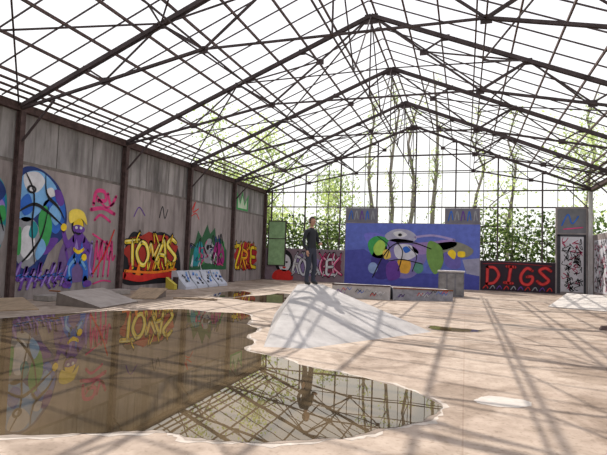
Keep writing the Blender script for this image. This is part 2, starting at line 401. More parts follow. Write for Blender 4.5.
a = Art('L', XL); warp(a, 11.03, 12.95, 0.3, 3.97)
a.poly([(0,.3),(0,.75),(.05,.97),(.4,1.0),(.8,.88),(1,.66),(.95,.45),(.7,.33),(.5,.15),(.1,.1)], DBL, 1, True)
a.poly([(.02,.62),(.05,.9),(.4,.98),(.75,.86),(.6,.74),(.4,.62),(.2,.55)], LBL, 2, True)
a.poly([(.1,.93),(.35,.97),(.5,.9),(.35,.8),(.15,.82)], WH, 3, True)
a.poly([(.5,.72),(.85,.8),(.97,.62),(.8,.47),(.6,.55)], BL, 2, True)
a.poly([(.62,.66),(.78,.74),(.88,.62),(.76,.54)], LBL, 3, True)
a.poly([(.02,.3),(.05,.55),(.3,.58),(.5,.44),(.45,.25),(.2,.17)], GY, 2, True)
a.poly([(.1,.33),(.15,.5),(.33,.5),(.38,.33),(.24,.24)], WH, 3, True)
a.poly([(.42,.6),(.55,.7),(.7,.54),(.62,.36),(.48,.42)], GR, 3, True)
a.poly([(.05,.7),(.2,.78),(.3,.66),(.15,.6)], BL, 4, True)
a.poly([(.55,.84),(.66,.86),(.72,.8),(.6,.78)], WH, 4, True)
a.poly([(.5,.3),(.65,.42),(.85,.42),(.66,.3)], PU, 2, True)
a.poly([(.25,.45),(.32,.56),(.42,.5),(.36,.42)], TE, 5, True)
a.poly([(.7,.84),(.85,.84),(.92,.74),(.8,.72)], PU, 4, True); a.poly([(.02,.3),(.0,.45),(.1,.5),(.12,.3)], GR, 4, True)
a.poly([(.45,.24),(.6,.34),(.5,.42),(.4,.3)], LBL, 4, True)
for p in ([(.02,.62),(.3,.7),(.55,.66),(.9,.55)], [(.12,.95),(.3,.78),(.3,.5),(.4,.2)], [(.5,.98),(.55,.8),(.8,.7),(.95,.6)], [(.1,.2),(.3,.3),(.5,.45),(.6,.7)]): a.stroke(p, .03, BK, 6, taper=True)
a.ell(.25,.82,.09,.035,BK,5); a.ell(.25,.82,.045,.018,WH,6)
a.obj('graffiti_abstract_piece')
a = Art('L', XL); warp(a, 7.1, 10.76, 0.2, 3.8)
a.poly([(.0,.0),(.0,.9),(.4,.98),(.9,.92),(.99,.6),(.9,.25),(.6,0)], TE, 1, True)
a.poly([(.2,.5),(.5,.95),(.95,.8),(.85,.5),(.5,.4)], BL, 2, True)
a.poly([(.55,.55),(.75,.85),(.97,.7),(.8,.55)], LPU, 3, True)
a.poly([(.78,.86),(.9,.9),(.97,.8),(.88,.72)], DBL, 4, True)
a.poly([(.8,.5),(.97,.55),(.96,.4),(.85,.36)], GY, 4, True)
a.poly([(.88,.66),(.96,.7),(.98,.6),(.92,.56)], GR, 5, True)
a.poly([(.5,.1),(.7,.4),(.95,.35),(.85,.1)], DG, 2, True)
a.stroke([(.3,.1),(.6,.5),(.95,.6)], .03, BK, 6, taper=True); a.stroke([(.6,.9),(.8,.6),(.95,.3)], .03, BK, 6, taper=True); a.stroke([(.8,.95),(.9,.7),(.97,.5)], .02, BK, 6, taper=True)
a.obj('graffiti_abstract_piece')
a = Art('L', XL); warp(a, 11.05, 13.1, 0.2, 1.15)
rnd = random.Random(5)
for i in range(8):
    x0 = i/8
    a.stroke([(x0, rnd.uniform(.1,.3)), (x0+.1, rnd.uniform(.7,1)), (x0+.08, .4), (x0+.17, rnd.uniform(.1,.6))], .05, PU, 7)
    a.stroke([(x0, .5), (x0+.14, rnd.uniform(.4,.6))], .04, BL, 8)
    a.stroke([(x0, rnd.uniform(.1,.4)), (x0+.12, rnd.uniform(.6,1))], .035, LPU, 8)
a.obj('graffiti_purple_tag')
a = Art('L', XL); warp(a, 12.85, 14.25, 0.3, 2.8)
a.poly([(-.1,.3),(0,.55),(.2,.62),(.9,.6),(1.05,.3),(.8,.08),(.1,.08)], (0.16,0.10,0.26), 1, True)
a.poly([(.3,.5),(.34,.7),(.62,.72),(.74,.5),(.64,.34),(.34,.34)], PU, 2, True)
a.poly([(.36,.5),(.42,.64),(.5,.5)], LPU, 4); a.poly([(.55,.45),(.6,.62),(.66,.48)], BL, 4)
a.ell(.44,.82,.20,.14,BK,1); a.ell(.46,.81,.165,.115,YE,2); a.poly([(.2,.84),(.14,.98),(.35,1.04),(.62,1.0),(.74,.84),(.5,.92)], (0.8,0.62,0.1), 3, True)
a.poly([(.28,.80),(.45,.83),(.66,.79),(.62,.73),(.34,.73)], PU, 4, True)
a.ell(.39,.79,.045,.02,WH,5); a.ell(.54,.79,.045,.02,WH,5); a.stroke([(.36,.725),(.47,.70),(.56,.72)], .02, BK, 5)
a.stroke([(.34,.64),(.16,.56),(.04,.66),(.0,.76)], .11, PU, 3); a.stroke([(.66,.64),(.86,.5),(.72,.4)], .11, PU, 3)
a.ell(.0,.78,.09,.05,YE,4); a.ell(.70,.39,.09,.05,YE,4)
a.stroke([(.42,.38),(.24,.26),(.28,.06)], .17, BL, 3); a.stroke([(.58,.38),(.76,.26),(.78,.06)], .17, BL, 3)
a.stroke([(.40,.36),(.24,.26),(.28,.12)], .05, LBL, 4); a.stroke([(.6,.36),(.78,.24)], .05, LBL, 4)
a.ell(.2,.03,.15,.045,PU,4); a.ell(.86,.03,.15,.045,PU,4)
a.stroke([(.35,.5),(.5,.46),(.66,.5)], .05, YE, 5); a.stroke([(.1,.5),(.2,.3),(.1,.15)], .06, PU, 2); a.stroke([(.95,.6),(.9,.3),(1.0,.15)], .06, LPU, 2)
a.obj('graffiti_cartoon_character')
a = Art('L', XL)
a.stroke([(14.15,3.15),(14.25,3.6),(14.65,3.65),(14.75,3.35),(14.35,3.3)], .14, PK, 1); a.stroke([(14.85,3.6),(15.05,3.2),(15.3,3.55)], .12, PK, 1)
a.stroke([(14.05,2.95),(14.65,3.05),(15.25,2.9)], .14, PK, 1); a.stroke([(14.25,2.6),(14.55,2.8),(15.05,2.6)], .10, PK, 1)
a.stroke([(14.3,3.45),(14.8,3.1),(15.2,3.3)], .08, PK, 1)
for i in range(4):
    s = 14.3+i*.26; a.stroke([(s,.6),(s+.12,1.9),(s+.2,1.2),(s+.33,1.8-.15*i)], .08, PK, 1)
a.stroke([(14.35,.35),(14.8,.45),(15.25,.4)], .06, PK, 1); a.stroke([(14.2,2.1),(15.15,1.7)], .07, PK, 1); a.stroke([(14.3,.7),(14.9,1.5),(15.3,2.3)], .06, RD, 2)
a.obj('graffiti_pink_tag')

def wild(a, s0, s1, z0, z1, word, fills, line, hi, glow, seed, sw, layer=2):
    rnd = random.Random(seed); n = len(word); w_ = (s1-s0)/n
    pts = []
    for i in range(18):
        t = 2*pi*i/18; k = 1 + (.13 if i % 2 else -.03)
        pts.append(((s0+s1)/2+(s1-s0)*.53*k*cos(t)*(1.0 if abs(cos(t))>.8 else .98), (z0+z1)/2+(z1-z0)*.66*k*sin(t)))
    if glow: a.poly(pts, glow, 1)
    for i, ch in enumerate(word):
        z = z0 + rnd.uniform(-.08,.12)*(z1-z0); wl = w_*1.2
        a.letter(LET[ch], s0+i*w_-.1*w_, z, wl, (z1-z0)*rnd.uniform(.8,1.0), sw, fills[i%len(fills)], line, hi, layer+3*(i%2), rnd.uniform(-.12,.15), rnd.uniform(-.2,.2))
    for i in range(n*3):   # arrows and connections
        s = rnd.uniform(s0,s1); up = rnd.random() < .5; z = z1 if up else z0; dz = (.28 if up else -.22)*(z1-z0); dx = rnd.uniform(-.25,.25)
        a.stroke([(s,z-dz*.6),(s+dx*.4,z),(s+dx,z+dz*.6)], sw*.6, line, layer+6)
        c = fills[i%len(fills)]; a.stroke([(s,z-dz*.6),(s+dx*.4,z),(s+dx,z+dz*.6)], sw*.35, c, layer+7)
        a.poly([(s+dx-sw*.7,z+dz*.55),(s+dx+sw*.7,z+dz*.55),(s+dx,z+dz)], line, layer+6)
a = Art('L', XL)
a.poly([(15.85,.35),(15.95,1.6),(16.4,2.3),(17.3,2.15),(18.3,2.4),(19.3,2.1),(19.85,1.3),(19.75,.35),(17.8,.2)], BK, 0, True)
wild(a, 16.1, 19.45, 0.95, 2.1, 'TOMAS', [YE,(0.85,0.66,0.06),(0.80,0.44,0.02)], BK, (0.88,0.80,0.3), (0.35,0.03,0.02), 3, .17)
a.stroke([(15.95,.6),(17.0,.45),(18.3,.57),(19.6,.5)], .26, RD, 9); a.stroke([(16.0,.78),(17.8,.68),(19.5,.78)], .1, OR, 10)
for i in range(7): a.poly([(16.1+i*.5,.5),(16.35+i*.5,1.15),(16.5+i*.5,.5)], [RD,OR][i%2], 8)
a.stroke([(18.1,3.0),(18.3,3.5),(18.5,3.0),(18.7,3.4)], .05, BK, 1); a.stroke([(16.4,2.9),(16.7,3.3),(17.1,3.0)], .05, PU, 1)
a.obj('graffiti_wildstyle_yellow')
a = Art('L', XL); warp(a, 20.55, 24.6, 0.7, 3.0)
a.poly([(.02,.0),(.05,.45),(.15,.6),(.2,.85),(.3,.7),(.42,1.0),(.5,.8),(.62,.95),(.66,.7),(.8,.72),(.97,.45),(.98,0)], DG, 1, False)
a.poly([(.1,.1),(.15,.5),(.3,.6),(.35,.2)], TE, 2, True); a.poly([(.6,.15),(.65,.6),(.85,.55),(.9,.15)], (0.30,0.02,0.16), 2, True)
a.poly([(.36,.2),(.4,.62),(.55,.66),(.6,.2)], GY, 2, True); a.ell(.45,.5,.035,.06,BK,3); a.ell(.53,.5,.035,.06,BK,3)
rnd = random.Random(3)
for i in range(40):
    x0 = rnd.uniform(.05,.88); z0 = rnd.uniform(.05,.6)
    a.stroke([(x0,z0),(x0+rnd.uniform(-.05,.08),z0+rnd.uniform(0,.25)),(x0+rnd.uniform(0,.1),z0+rnd.uniform(-.1,.1))], .018, [PK,BK,BK,WH,GR,DBL][i%6], 4)
a.T = lambda s, z: (s, z)
a.stroke([(20.7,3.6),(21.0,4.0),(20.8,3.5),(21.3,3.7)], .06, RD, 1); a.stroke([(20.7,3.3),(21.1,3.45),(21.4,3.2)], .05, RD, 1)
a.obj('graffiti_creature_piece')
a = Art('L', XL); wild(a, 25.6, 28.5, 0.85, 2.05, 'ZROE', [YE,OR,RD], BK, YE, (0.4,0.02,0.03), 8, .18); a.obj('graffiti_wildstyle_red')
a = Art('L', XL-.05); warp(a, 25.6, 27.2, 4.12, 5.2)
a.poly([(0,0),(.0,.95),(.25,.4),(.45,1.05),(.65,.4),(.98,.95),(.95,0)], GR, 1)
a.poly([(.1,.1),(.1,.65),(.28,.25),(.45,.8),(.64,.25),(.86,.65),(.84,.1)], (0.5,0.6,0.45), 2)
a.obj('graffiti_crown')

# ------------------------------------------------------------------ graffiti on the back wall
a = Art('B', YB)
a.rect(-7.02, 0.0, 0.75, 3.69, (0.11,0.15,0.50), 0)
# canvas 134 x 66 units
a.T = lambda s, z: (-7.02 + s*0.058, 3.69 - z*0.0559)
a.poly([(0,30),(20,28),(40,40),(70,52),(134,50),(134,66),(0,66)], (0.07,0.08,0.35), 1)
a.poly([(20,14),(26,10),(40,12),(60,20),(50,34),(30,30)], (0.16,0.16,0.58), 1, True)
a.poly([(24,22),(32,14),(44,16),(52,26),(44,36),(30,36)], GR, 2, True)
a.poly([(28,38),(36,24),(48,28),(52,44),(46,58),(32,58)], (0.05,0.04,0.22), 2, True)
a.poly([(30,26),(36,18),(42,22),(40,32),(33,34)], (0.35,0.55,0.1), 3, True)
a.poly([(42,12),(52,6),(66,7),(74,14),(68,20),(54,20),(44,17)], (0.36,0.36,0.48), 3, True)
a.poly([(50,10),(58,8),(64,12),(56,15)], WH, 4, True)
a.poly([(46,18),(70,18),(84,26),(82,40),(70,56),(52,56),(46,40)], (0.20,0.17,0.42), 3, True)
a.poly([(52,24),(66,22),(76,30),(66,38),(54,36)], (0.58,0.58,0.66), 4, True)
a.poly([(56,38),(68,40),(66,52),(56,50)], (0.65,0.35,0.05), 4, True)
a.poly([(44,44),(54,40),(58,56),(46,60)], PU, 5, True)
a.poly([(70,22),(90,18),(108,16),(112,22),(96,28),(76,32)], (0.30,0.20,0.45), 4, True)
a.poly([(86,18),(98,24),(100,40),(92,52),(84,36)], (0.16,0.30,0.08), 5, True)
a.poly([(90,22),(112,18),(128,26),(120,34),(100,32)], (0.22,0.22,0.18), 4, True)
a.poly([(100,30),(114,30),(116,44),(104,44)], (0.14,0.12,0.40), 5, True)
a.poly([(104,30),(108,26),(112,30),(110,36)], YE, 6, True); a.poly([(114,28),(120,28),(120,33),(114,33)], YE, 6, True)
a.poly([(40,30),(46,28),(48,36),(42,38)], (0.7,0.5,0.1), 5, True); a.poly([(60,26),(64,24),(68,28),(63,31)], BL, 6, True)
a.poly([(118,36),(134,34),(134,52),(122,50)], (0.30,0.30,0.42), 2)
a.stroke([(30,58),(40,36),(52,22),(70,20),(88,26)], 1.2, BK, 7); a.stroke([(46,40),(60,38),(80,42)], 1.0, BK, 7); a.stroke([(54,20),(60,30),(56,50)], 1.0, BK, 7)
a.stroke([(66,24),(74,34),(70,50)], .8, BK, 7); a.stroke([(34,14),(46,24),(44,36)], .8, BK, 7)
a.stroke([(72,14),(90,12),(110,16)], 2.2, (0.35,0.30,0.55), 5); a.ell(57,12,2,1.6,BK,6)
a.ell(30,48,5,6,(0.25,0.35,0.6),4); a.ell(76,46,5,6,(0.10,0.28,0.22),5)
a.obj('mural_blue_figure')
a = Art('B', YB)
a.rect(XL+.02, 0.02, -7.08, 2.0, (0.20,0.15,0.18), 0)
a.ell(-11.0,1.2,.62,.75,BK,1); a.ell(-10.95,1.1,.42,.55,WH,2); a.ell(-11.1,1.15,.08,.06,BK,3); a.ell(-10.8,1.15,.08,.06,BK,3); a.ell(-10.95,.8,.12,.06,RD,3)
a.poly([(-11.7,.05),(-11.5,.6),(-10.6,.6),(-10.4,.05)], RD, 2, True)
wild(a, -10.3, -8.7, .5, 1.6, 'ROSA', [WH,(0.5,0.5,0.58)], BK, WH, (0.22,0.16,0.34), 12, .14)
wild(a, -8.6, -7.3, .5, 1.6, 'GEK', [PK,WH], BK, WH, (0.16,0.03,0.06), 14, .14)
a.obj('graffiti_low_wall')
a = Art('B', YB+.02)
for x0, x1 in ((-7.0,-5.12),(-1.13,.7)):
    a.rect(x0, 3.74, x1, 4.6, (0.16,0.16,0.20), 0)
    for i in range(5): a.stroke([(x0+.15+i*.35,3.9),(x0+.3+i*.33,4.45),(x0+.4+i*.33,3.95)], .06, [BL,GY,PU][i%3], 2)
a.obj('graffiti_upper_panels')
a = Art('B', YB)
a.rect(0.8, .02, 4.6, 1.66, (0.03,0.02,0.03), 0)
for i, ch in enumerate('DIGS'):
    a.letter(LET[ch], 1.1+i*.86, .42+(.06 if i%2 else 0), .66, .9, .13, (0.62,0.05,0.05), (0.16,0.01,0.02), None, 2, .08, .06*(-1)**i)
for i in range(10): a.stroke([(.95+i*.36,.12),(1.1+i*.36,.3),(1.2+i*.36,.15)], .05, [RD,GY,PU][i%3], 2)
a.stroke([(.95,1.5),(2.4,1.56),(4.4,1.48)], .05, (0.2,0.02,0.03), 2)
a.obj('graffiti_red_letters')
def scribble(a, s0, s1, z0, z1, n, seed):
    rnd = random.Random(seed); a.rect(s0, z0, s1, z1, (0.55,0.55,0.60), 0)
    for i in range(n):
        s = rnd.uniform(s0+.15,s1-.15); z = rnd.uniform(z0+.12,z1-.12); q = .16
        pts = [(min(s1-.06,max(s0+.06,s+rnd.uniform(-q,q))), min(z1-.06,max(z0+.06,z+rnd.uniform(-q,q)))) for _ in range(4)]
        a.stroke(pts, .035, BK if rnd.random() < .8 else (0.4,0.03,0.1), 2)
a = Art('B', YB); scribble(a, 4.85, 5.95, .15, 3.1, 75, 4)
for p in ((4.68,.05,4.84,3.2),(5.96,.05,6.06,3.2),(4.68,3.11,6.06,3.22)): a.rect(*p, (0.05,0.05,0.06), 3)
a.rect(4.7, 3.3, 6.06, 4.6, (0.15,0.15,0.17), 0)
a.stroke([(4.9,3.7),(5.2,4.3),(5.4,3.8),(5.7,4.2)], .07, BL, 2); a.stroke([(5.0,3.5),(5.9,3.6)], .06, PK, 2)
a.obj('graffiti_scribble_panel')
a = Art('R', XR); scribble(a, 26.2, 29.2, .25, 2.9, 130, 9); a.obj('graffiti_scribble_panel')

# ------------------------------------------------------------------ skate obstacles
bm = bmesh.new()
base = [(-3.30,8.05),(-2.60,8.25),(-0.70,11.5),(-1.9,14.2),(-4.5,14.4),(-4.85,12.5)]
PT = .86
TP = [(-4.06,12.02,PT),(-3.70,11.95,PT),(-3.52,12.5,PT),(-3.94,12.65,PT)]
B0 = [bm.verts.new((x, y, 0.0)) for x, y in base]; top = [bm.verts.new(p) for p in TP]
tm = [0, 1, 1, 2, 3, 0]      # which top corner every base corner rises to
L = len(base)
bm.faces.new(list(reversed(B0)))
for i in range(L):
    j = (i+1)%L
    if tm[i] == tm[j]: bm.faces.new((B0[i],B0[j],top[tm[i]]))
    else: bm.faces.new((B0[i],B0[j],top[tm[j]])); bm.faces.new((B0[i],top[tm[j]],top[tm[i]]))
bm.faces.new(top); bmesh.ops.recalc_face_normals(bm, faces=bm.faces)
me = bpy.data.meshes.new('skate_pyramid'); bm.to_mesh(me); bm.free(); me.materials.append(M_conc)
o = bpy.data.objects.new('skate_pyramid', me); COL.objects.link(o)

def prism(mb, base, tops, mt, mt_top=None):
    n = len(base); v = [(x,y,0) for x,y in base] + [(x,y,z) for (x,y),z in zip(base,tops)]
    f = [tuple(reversed(range(n)))] + [(i,(i+1)%n,n+(i+1)%n,n+i) for i in range(n)]
    mb.add(v, f, mt); mb.add(v, [tuple(range(n,2*n))], mt_top or mt)
M_wood = mat('weathered_plywood', (0.16,0.13,0.115), .8, noise=.25, nscale=3, stretch=(1,6,1))
M_sheet = mat('ramp_sheet',(0.33,0.29,0.27),.7,noise=.2,nscale=3)
M_rust = mat('rust_edge', (0.20,0.08,0.04), .8, noise=.3)
mb = MB(); prism(mb, [(-9.2,10.95),(-9.5,12.95),(-10.95,13.1),(-10.7,10.95)], (.03,.03,.36,.36), M_wood, M_sheet)
mb.box((-11.0,10.97,.36),(-10.65,11.05,.40),M_rust); mb.obj('wedge_ramp', bevel=.01)
# tilted board ramps: thin sheets propped on bearers
def board_ramp(A_, B_, C_, D_, mt, name):
    A_, B_, C_, D_ = map(Vector, (A_, B_, C_, D_)); mb = MB()
    dn = Vector((0,0,-.03)); mb.add([A_,B_,C_,D_,A_+dn*.8,B_+dn*.8,C_+dn,D_+dn], [(0,1,2,3),(7,6,5,4),(0,4,5,1),(1,5,6,2),(2,6,7,3),(3,7,4,0)], mt)
    h = C_.z-.034
    for t in (.08,.5,.92):
        p = A_.lerp(B_,t); q = D_.lerp(C_,t); sdv = (q-p).cross(Vector((0,0,1))).normalized()*.035
        mb.add([(p.x-sdv.x,p.y-sdv.y,0),(p.x+sdv.x,p.y+sdv.y,0),(q.x+sdv.x,q.y+sdv.y,0),(q.x-sdv.x,q.y-sdv.y,0),(p.x-sdv.x,p.y-sdv.y,.004),(p.x+sdv.x,p.y+sdv.y,.004),(q.x+sdv.x,q.y+sdv.y,h),(q.x-sdv.x,q.y-sdv.y,h)], [(3,2,1,0),(4,5,6,7),(0,1,5,4),(1,2,6,5),(2,3,7,6),(3,0,4,7)], M_wood)
    mb.obj(name)
board_ramp((2.95,20.5,.03),(4.9,19.7,.03),(5.95,22.9,.40),(4.1,23.5,.40), mat('pale_board',(0.46,0.43,0.41),.7,noise=.15), 'board_ramp')
M_ply = mat('old_plywood',(0.30,0.22,0.15),.8,noise=.3,nscale=3,stretch=(6,1,1))
board_ramp((-10.35,13.6,.03),(-9.6,14.0,.03),(-9.9,15.1,.30),(-10.75,14.7,.30), M_ply, 'plywood_board_ramp')
board_ramp((-10.7,9.1,.028),(-10.2,9.9,.028),(-11.5,10.6,.20),(-11.9,9.7,.20), M_ply, 'plywood_board_ramp')
mb = MB(); mb.beam((-9.3,14.6,.03),(-7.9,15.0,.03),.16,.05,M_ply); mb.obj('loose_plank')
mb = MB(); R0, r0 = .24, .08; nn, kk = 28, 10; v = []; f = []
for i in range(nn):
    t = 2*pi*i/nn
    for k in range(kk):
        p = 2*pi*k/kk; q = R0 + r0*cos(p)*(1.0 if cos(p) < 0 else .85); v.append((q*cos(t), q*sin(t)*.95, r0*sin(p)*.95+r0*.95))
for i in range(nn):
    for k in range(kk): f.append((i*kk+k, ((i+1)%nn)*kk+k, ((i+1)%nn)*kk+(k+1)%kk, i*kk+(k+1)%kk))
mb.add(v, f, mat('rubber',(0.02,0.02,0.022),.8)); o = mb.obj('worn_tyre', smooth=True); o.location = (-11.1,13.6,0.0)
mb = MB(); prism(mb, [(-12.1,11.5),(-11.5,11.5),(-11.5,15.2),(-12.1,15.3)], (.16,)*4, mat('kerb_concrete',(0.30,0.27,0.25),.85,noise=.3)); mb.obj('low_kerb', bevel=.02)
M_ledge = mat('ledge_grey', (0.42,0.40,0.40), .8, noise=.2); M_ledge2 = mat('ledge_dark', (0.26,0.26,0.30), .8, noise=.3)
def ledge(p, hs, mt, seed, edge):
    mb = MB(); prism(mb, p, hs, mt, M_conc); a0 = Vector((*p[0],hs[0])); a1 = Vector((*p[1],hs[1])); mb.beam(a0, a1, .05, .05, edge)
    rnd = random.Random(seed); d = (a1-a0); dn = Vector((d.x,d.y,0)).normalized(); nv = Vector((dn.y,-dn.x,0)); Ln = Vector((d.x,d.y,0)).length
    for i in range(12):
        s = rnd.uniform(.05,.85)*Ln; c = [RD,BK,BL,GY,PU,WH][i%6]; z = rnd.uniform(.1,.3)
        q = [Vector((*p[0],0))+dn*(s+dx)+nv*.008+Vector((0,0,z+dz)) for dx,dz in ((0,0),(.09,.13),(.16,.02),(.24,.12))]
        for u, v_ in zip(q[:-1], q[1:]): mb.beam(u, v_, .006, .02, paint(c))
    mb.obj('grind_ledge')
ledge([(-5.0,19.1),(-2.75,19.35),(-2.85,20.2),(-5.1,19.95)], (.52,)*4, M_ledge, 1, M_steel2)
ledge([(-2.65,19.45),(-0.45,20.5),(-0.75,21.3),(-2.9,20.3)], (.47,.42,.42,.47), M_ledge2, 2, M_rust)
mb = MB(); mb.box((-1.15,23.1,0),(-.05,24.0,1.08), mat('grey_box',(0.17,0.17,0.19),.8,noise=.25)); mb.box((-1.19,23.06,1.08),(-.01,24.04,1.15), M_ledge)
for i in range(3): mb.box((-1.1+i*.36,23.085,.08),(-.82+i*.36,23.1,1.0), mat('grey_box_panel',(0.22,0.215,0.22),.8,noise=.25))
mb.obj('manual_pad_box', bevel=.015)

def barrier(y, seed):
    mb = MB(); x = -11.9; ln = .86
    pr = [(x,0),(x+.75,0),(x+.73,.10),(x+.40,.42),(x+.25,.74),(x,.76)]
    v = [(a,y,z) for a,z in pr]+[(a,y+ln,z) for a,z in pr]; n = len(pr)
    mb.add(v, [tuple(range(n)), tuple(reversed(range(n,2*n)))]+[(i,n+i,n+(i+1)%n,(i+1)%n) for i in range(n)], MS)
    rnd = random.Random(seed)
    def on(s, t):  # point on the sloped front
        segs = [((x+.73,.10),(x+.40,.42)),((x+.40,.42),(x+.25,.74))]; t = max(0.02,min(1.97,t)); k = int(t); tt = t-k; (a,b),(c,d) = segs[k]
        return Vector((a+(c-a)*tt+.008, y+s*ln, b+(d-b)*tt+.006))
    for i in range(9):
        s, t = rnd.uniform(.08,.75), rnd.uniform(.2,1.6); c = [BL,BK,GY,LBL,BK][i%5]
        q = [on(s,t),on(s+.08,t+.3),on(s+.13,t),on(s+.2,t+.25)]
        for u, w_ in zip(q[:-1], q[1:]): mb.beam(u, w_, .01, .035, paint(c))
    mb.box((x+.1,y-.03,0),(x+.35,y,.5),M_steel)
    mb.obj('concrete_barrier')
MS = mat('white_precast',(0.44,0.46,0.54),.7,noise=.1)
for i in range(4): barrier(18.4+i*.98, i)
mb = MB(); prism(mb, [(-11.85,17.9),(-11.4,17.9),(-11.4,18.1),(-11.85,18.1)], (.5,.2,.2,.5), paint((0.45,0.38,0.06))); mb.obj('yellow_kerb_block', bevel=.02)
mb = MB(); mb.add([(3.2,14.15,0),(3.42,14.1,0),(3.45,14.35,0),(3.22,14.38,0),(3.25,14.2,.1),(3.4,14.18,.13),(3.38,14.3,.08),(3.27,14.32,.11)], [(3,2,1,0),(4,5,6,7),(0,1,5,4),(1,2,6,5),(2,3,7,6),(3,0,4,7)], M_steel2); mb.obj('rubble_chunk', bevel=.02)

# ------------------------------------------------------------------ standing person
def person(px, py, pz, H=1.80):
    root = empty('standing_skateboarder', (px, py, pz))
    V = {'pel':(0,0,.94,.135,.10),'belly':(0,-.01,1.08,.125,.095),'chest':(0,0,1.28,.155,.11),'sh':(0,.01,1.42,.12,.085),'neck':(0,0,1.50,.055,.055),'nk2':(0,-.015,1.56,.052,.052)}
    E = [('pel','belly'),('belly','chest'),('chest','sh'),('sh','neck'),('neck','nk2')]
    for s, k in ((-1,'l'),(1,'r')):
        V[k+'s']=(s*.175,.01,1.42,.062,.06); V[k+'h']=(s*.095,0,.88,.095,.095)
        V[k+'k']=(s*(.12),-.04,.49,.066,.066); V[k+'c']=(s*.125,-.01,.36,.064,.064); V[k+'a']=(s*.13,.02,.10,.05,.05); V[k+'f']=(s*.15,-.14,.04,.042,.034); V[k+'hl']=(s*.13,.05,.045,.04,.04)
        E += [('sh',k+'s'),('pel',k+'h'),(k+'h',k+'k'),(k+'k',k+'c'),(k+'c',k+'a'),(k+'a',k+'f'),(k+'a',k+'hl')]
    V['le']=(-.27,.03,1.13,.044,.044); V['lw']=(-.25,-.10,.90,.030,.026)
    V['re']=(.29,.02,1.14,.044,.044); V['rw']=(.17,-.20,1.10,.030,.026)
    E += [('ls','le'),('le','lw'),('rs','re'),('re','rw')]
    names = list(V); me = bpy.data.meshes.new('body'); me.from_pydata([V[n][:3] for n in names], [(names.index(a), names.index(b)) for a, b in E], [])
    o = bpy.data.objects.new('body', me); COL.objects.link(o)
    o.modifiers.new('skin','SKIN')
    for i, n in enumerate(names): me.skin_vertices[0].data[i].radius = V[n][3:5]
    me.skin_vertices[0].data[0].use_root = True
    ss = o.modifiers.new('ss','SUBSURF'); ss.levels = 2; ss.render_levels = 2
    dg = bpy.context.evaluated_depsgraph_get(); m2 = bpy.data.meshes.new_from_object(o.evaluated_get(dg)); o.modifiers.clear(); o.data = m2
    m2.materials.clear()
    for mt in (mat('dark_jacket',(0.022,0.024,0.03),.8), mat('dark_jeans',(0.035,0.04,0.06),.85), mat('shoes',(0.03,0.03,0.03),.6), mat('skin',(0.42,0.24,0.17),.5)): m2.materials.append(mt)
    zmin = min(v.co.z for v in m2.vertices)
    for p in m2.polygons:
        z = p.center.z; x = p.center.x; p.use_smooth = True
        p.material_index = 3 if z > 1.505 else (2 if z < .10 else (1 if z < .96 and abs(x) < .22 else 0))
    o.parent = root
    SK = mat('skin',(0,0,0)); HR = mat('brown_hair',(0.03,0.018,0.012),.8)
    bm = bmesh.new(); bmesh.ops.create_uvsphere(bm, u_segments=24, v_segments=18, radius=1)
    for v in bm.verts:
        x,y,z = v.co; jaw = 1 - .28*max(0,-z)
        v.co = (x*.076*jaw, y*.096*(1-.1*max(0,-z)) - .018, z*.122 + 1.67)
        if y < -.93 and abs(x) < .2 and -.3 < z < .1: v.co.y -= .02
    me = bpy.data.meshes.new('head'); bm.to_mesh(me); bm.free(); me.materials.append(SK); h = bpy.data.objects.new('head', me); COL.objects.link(h); h.parent = root
    for p in me.polygons: p.use_smooth = True
    bm = bmesh.new(); bmesh.ops.create_uvsphere(bm, u_segments=24, v_segments=16, radius=1)
    dele = [v for v in bm.verts if (v.co.z < -.45) or (v.co.y < -.35 and v.co.z < .45)]
    for v in bm.verts: v.co = (v.co.x*.086, v.co.y*.108-.012, v.co.z*.130+1.68)
    bmesh.ops.delete(bm, geom=dele, context='VERTS'); me = bpy.data.meshes.new('hair'); bm.to_mesh(me); bm.free(); me.materials.append(HR); h = bpy.data.objects.new('hair', me); COL.objects.link(h); h.parent = root
    mb = MB()
    for s in (-1,1):
        mb.tube([(s*.03,-.106,1.685),(s*.03,-.112,1.685)],[.011,.009],mat('eye',(0.02,0.015,0.01),.3),8)
        mb.tube([(s*.074,-.01,1.64),(s*.084,-.005,1.67),(s*.078,0,1.70)],[.008,.013,.009],SK,8)
    mb.tube([(-.025,-.098,1.605),(0,-.106,1.602),(.025,-.098,1.605)],[.004,.006,.004],mat('lips',(0.3,0.1,0.09),.5),6)
    mb.tube([(0,-.108,1.69),(0,-.128,1.645),(0,-.112,1.638)],[.008,.014,.008],SK,8)
    for (wx,wy,wz),dirn,th in (((-.25,-.10,.90),Vector((.02,-.12,-1)),1),((.17,-.20,1.10),Vector((-.9,-.35,-.15)),-1)):
        dv = dirn.normalized(); sd_ = dv.cross(Vector((0,0,1)) if abs(dv.z)<.8 else Vector((0,1,0))).normalized(); nn = dv.cross(sd_)
        W0 = Vector((wx,wy,wz)); 
        mb.tube([W0, W0+dv*.045, W0+dv*.09],[.026,.034,.032],SK,8)
        for k, ln in enumerate((.062,.075,.07,.055)):
            o0 = W0+dv*.085+sd_*(k-1.5)*.018
            mb.tube([o0, o0+dv*ln*.5+nn*.006, o0+dv*ln*.95+nn*.022],[.009,.0085,.007],SK,6)
        o0 = W0+dv*.03+sd_*.026*th
        mb.tube([o0, o0+dv*.03+sd_*.025*th, o0+dv*.06+sd_*.03*th+nn*.01],[.012,.010,.008],SK,6)
    mb.obj('hands_and_face', root, smooth=True)
    root.scale = (H/1.8,)*3; root.rotation_euler = (0,0,radians(65))
    root.location.z = pz - zmin*H/1.8
    return root
person(-3.82, 12.30, PT, 1.78)

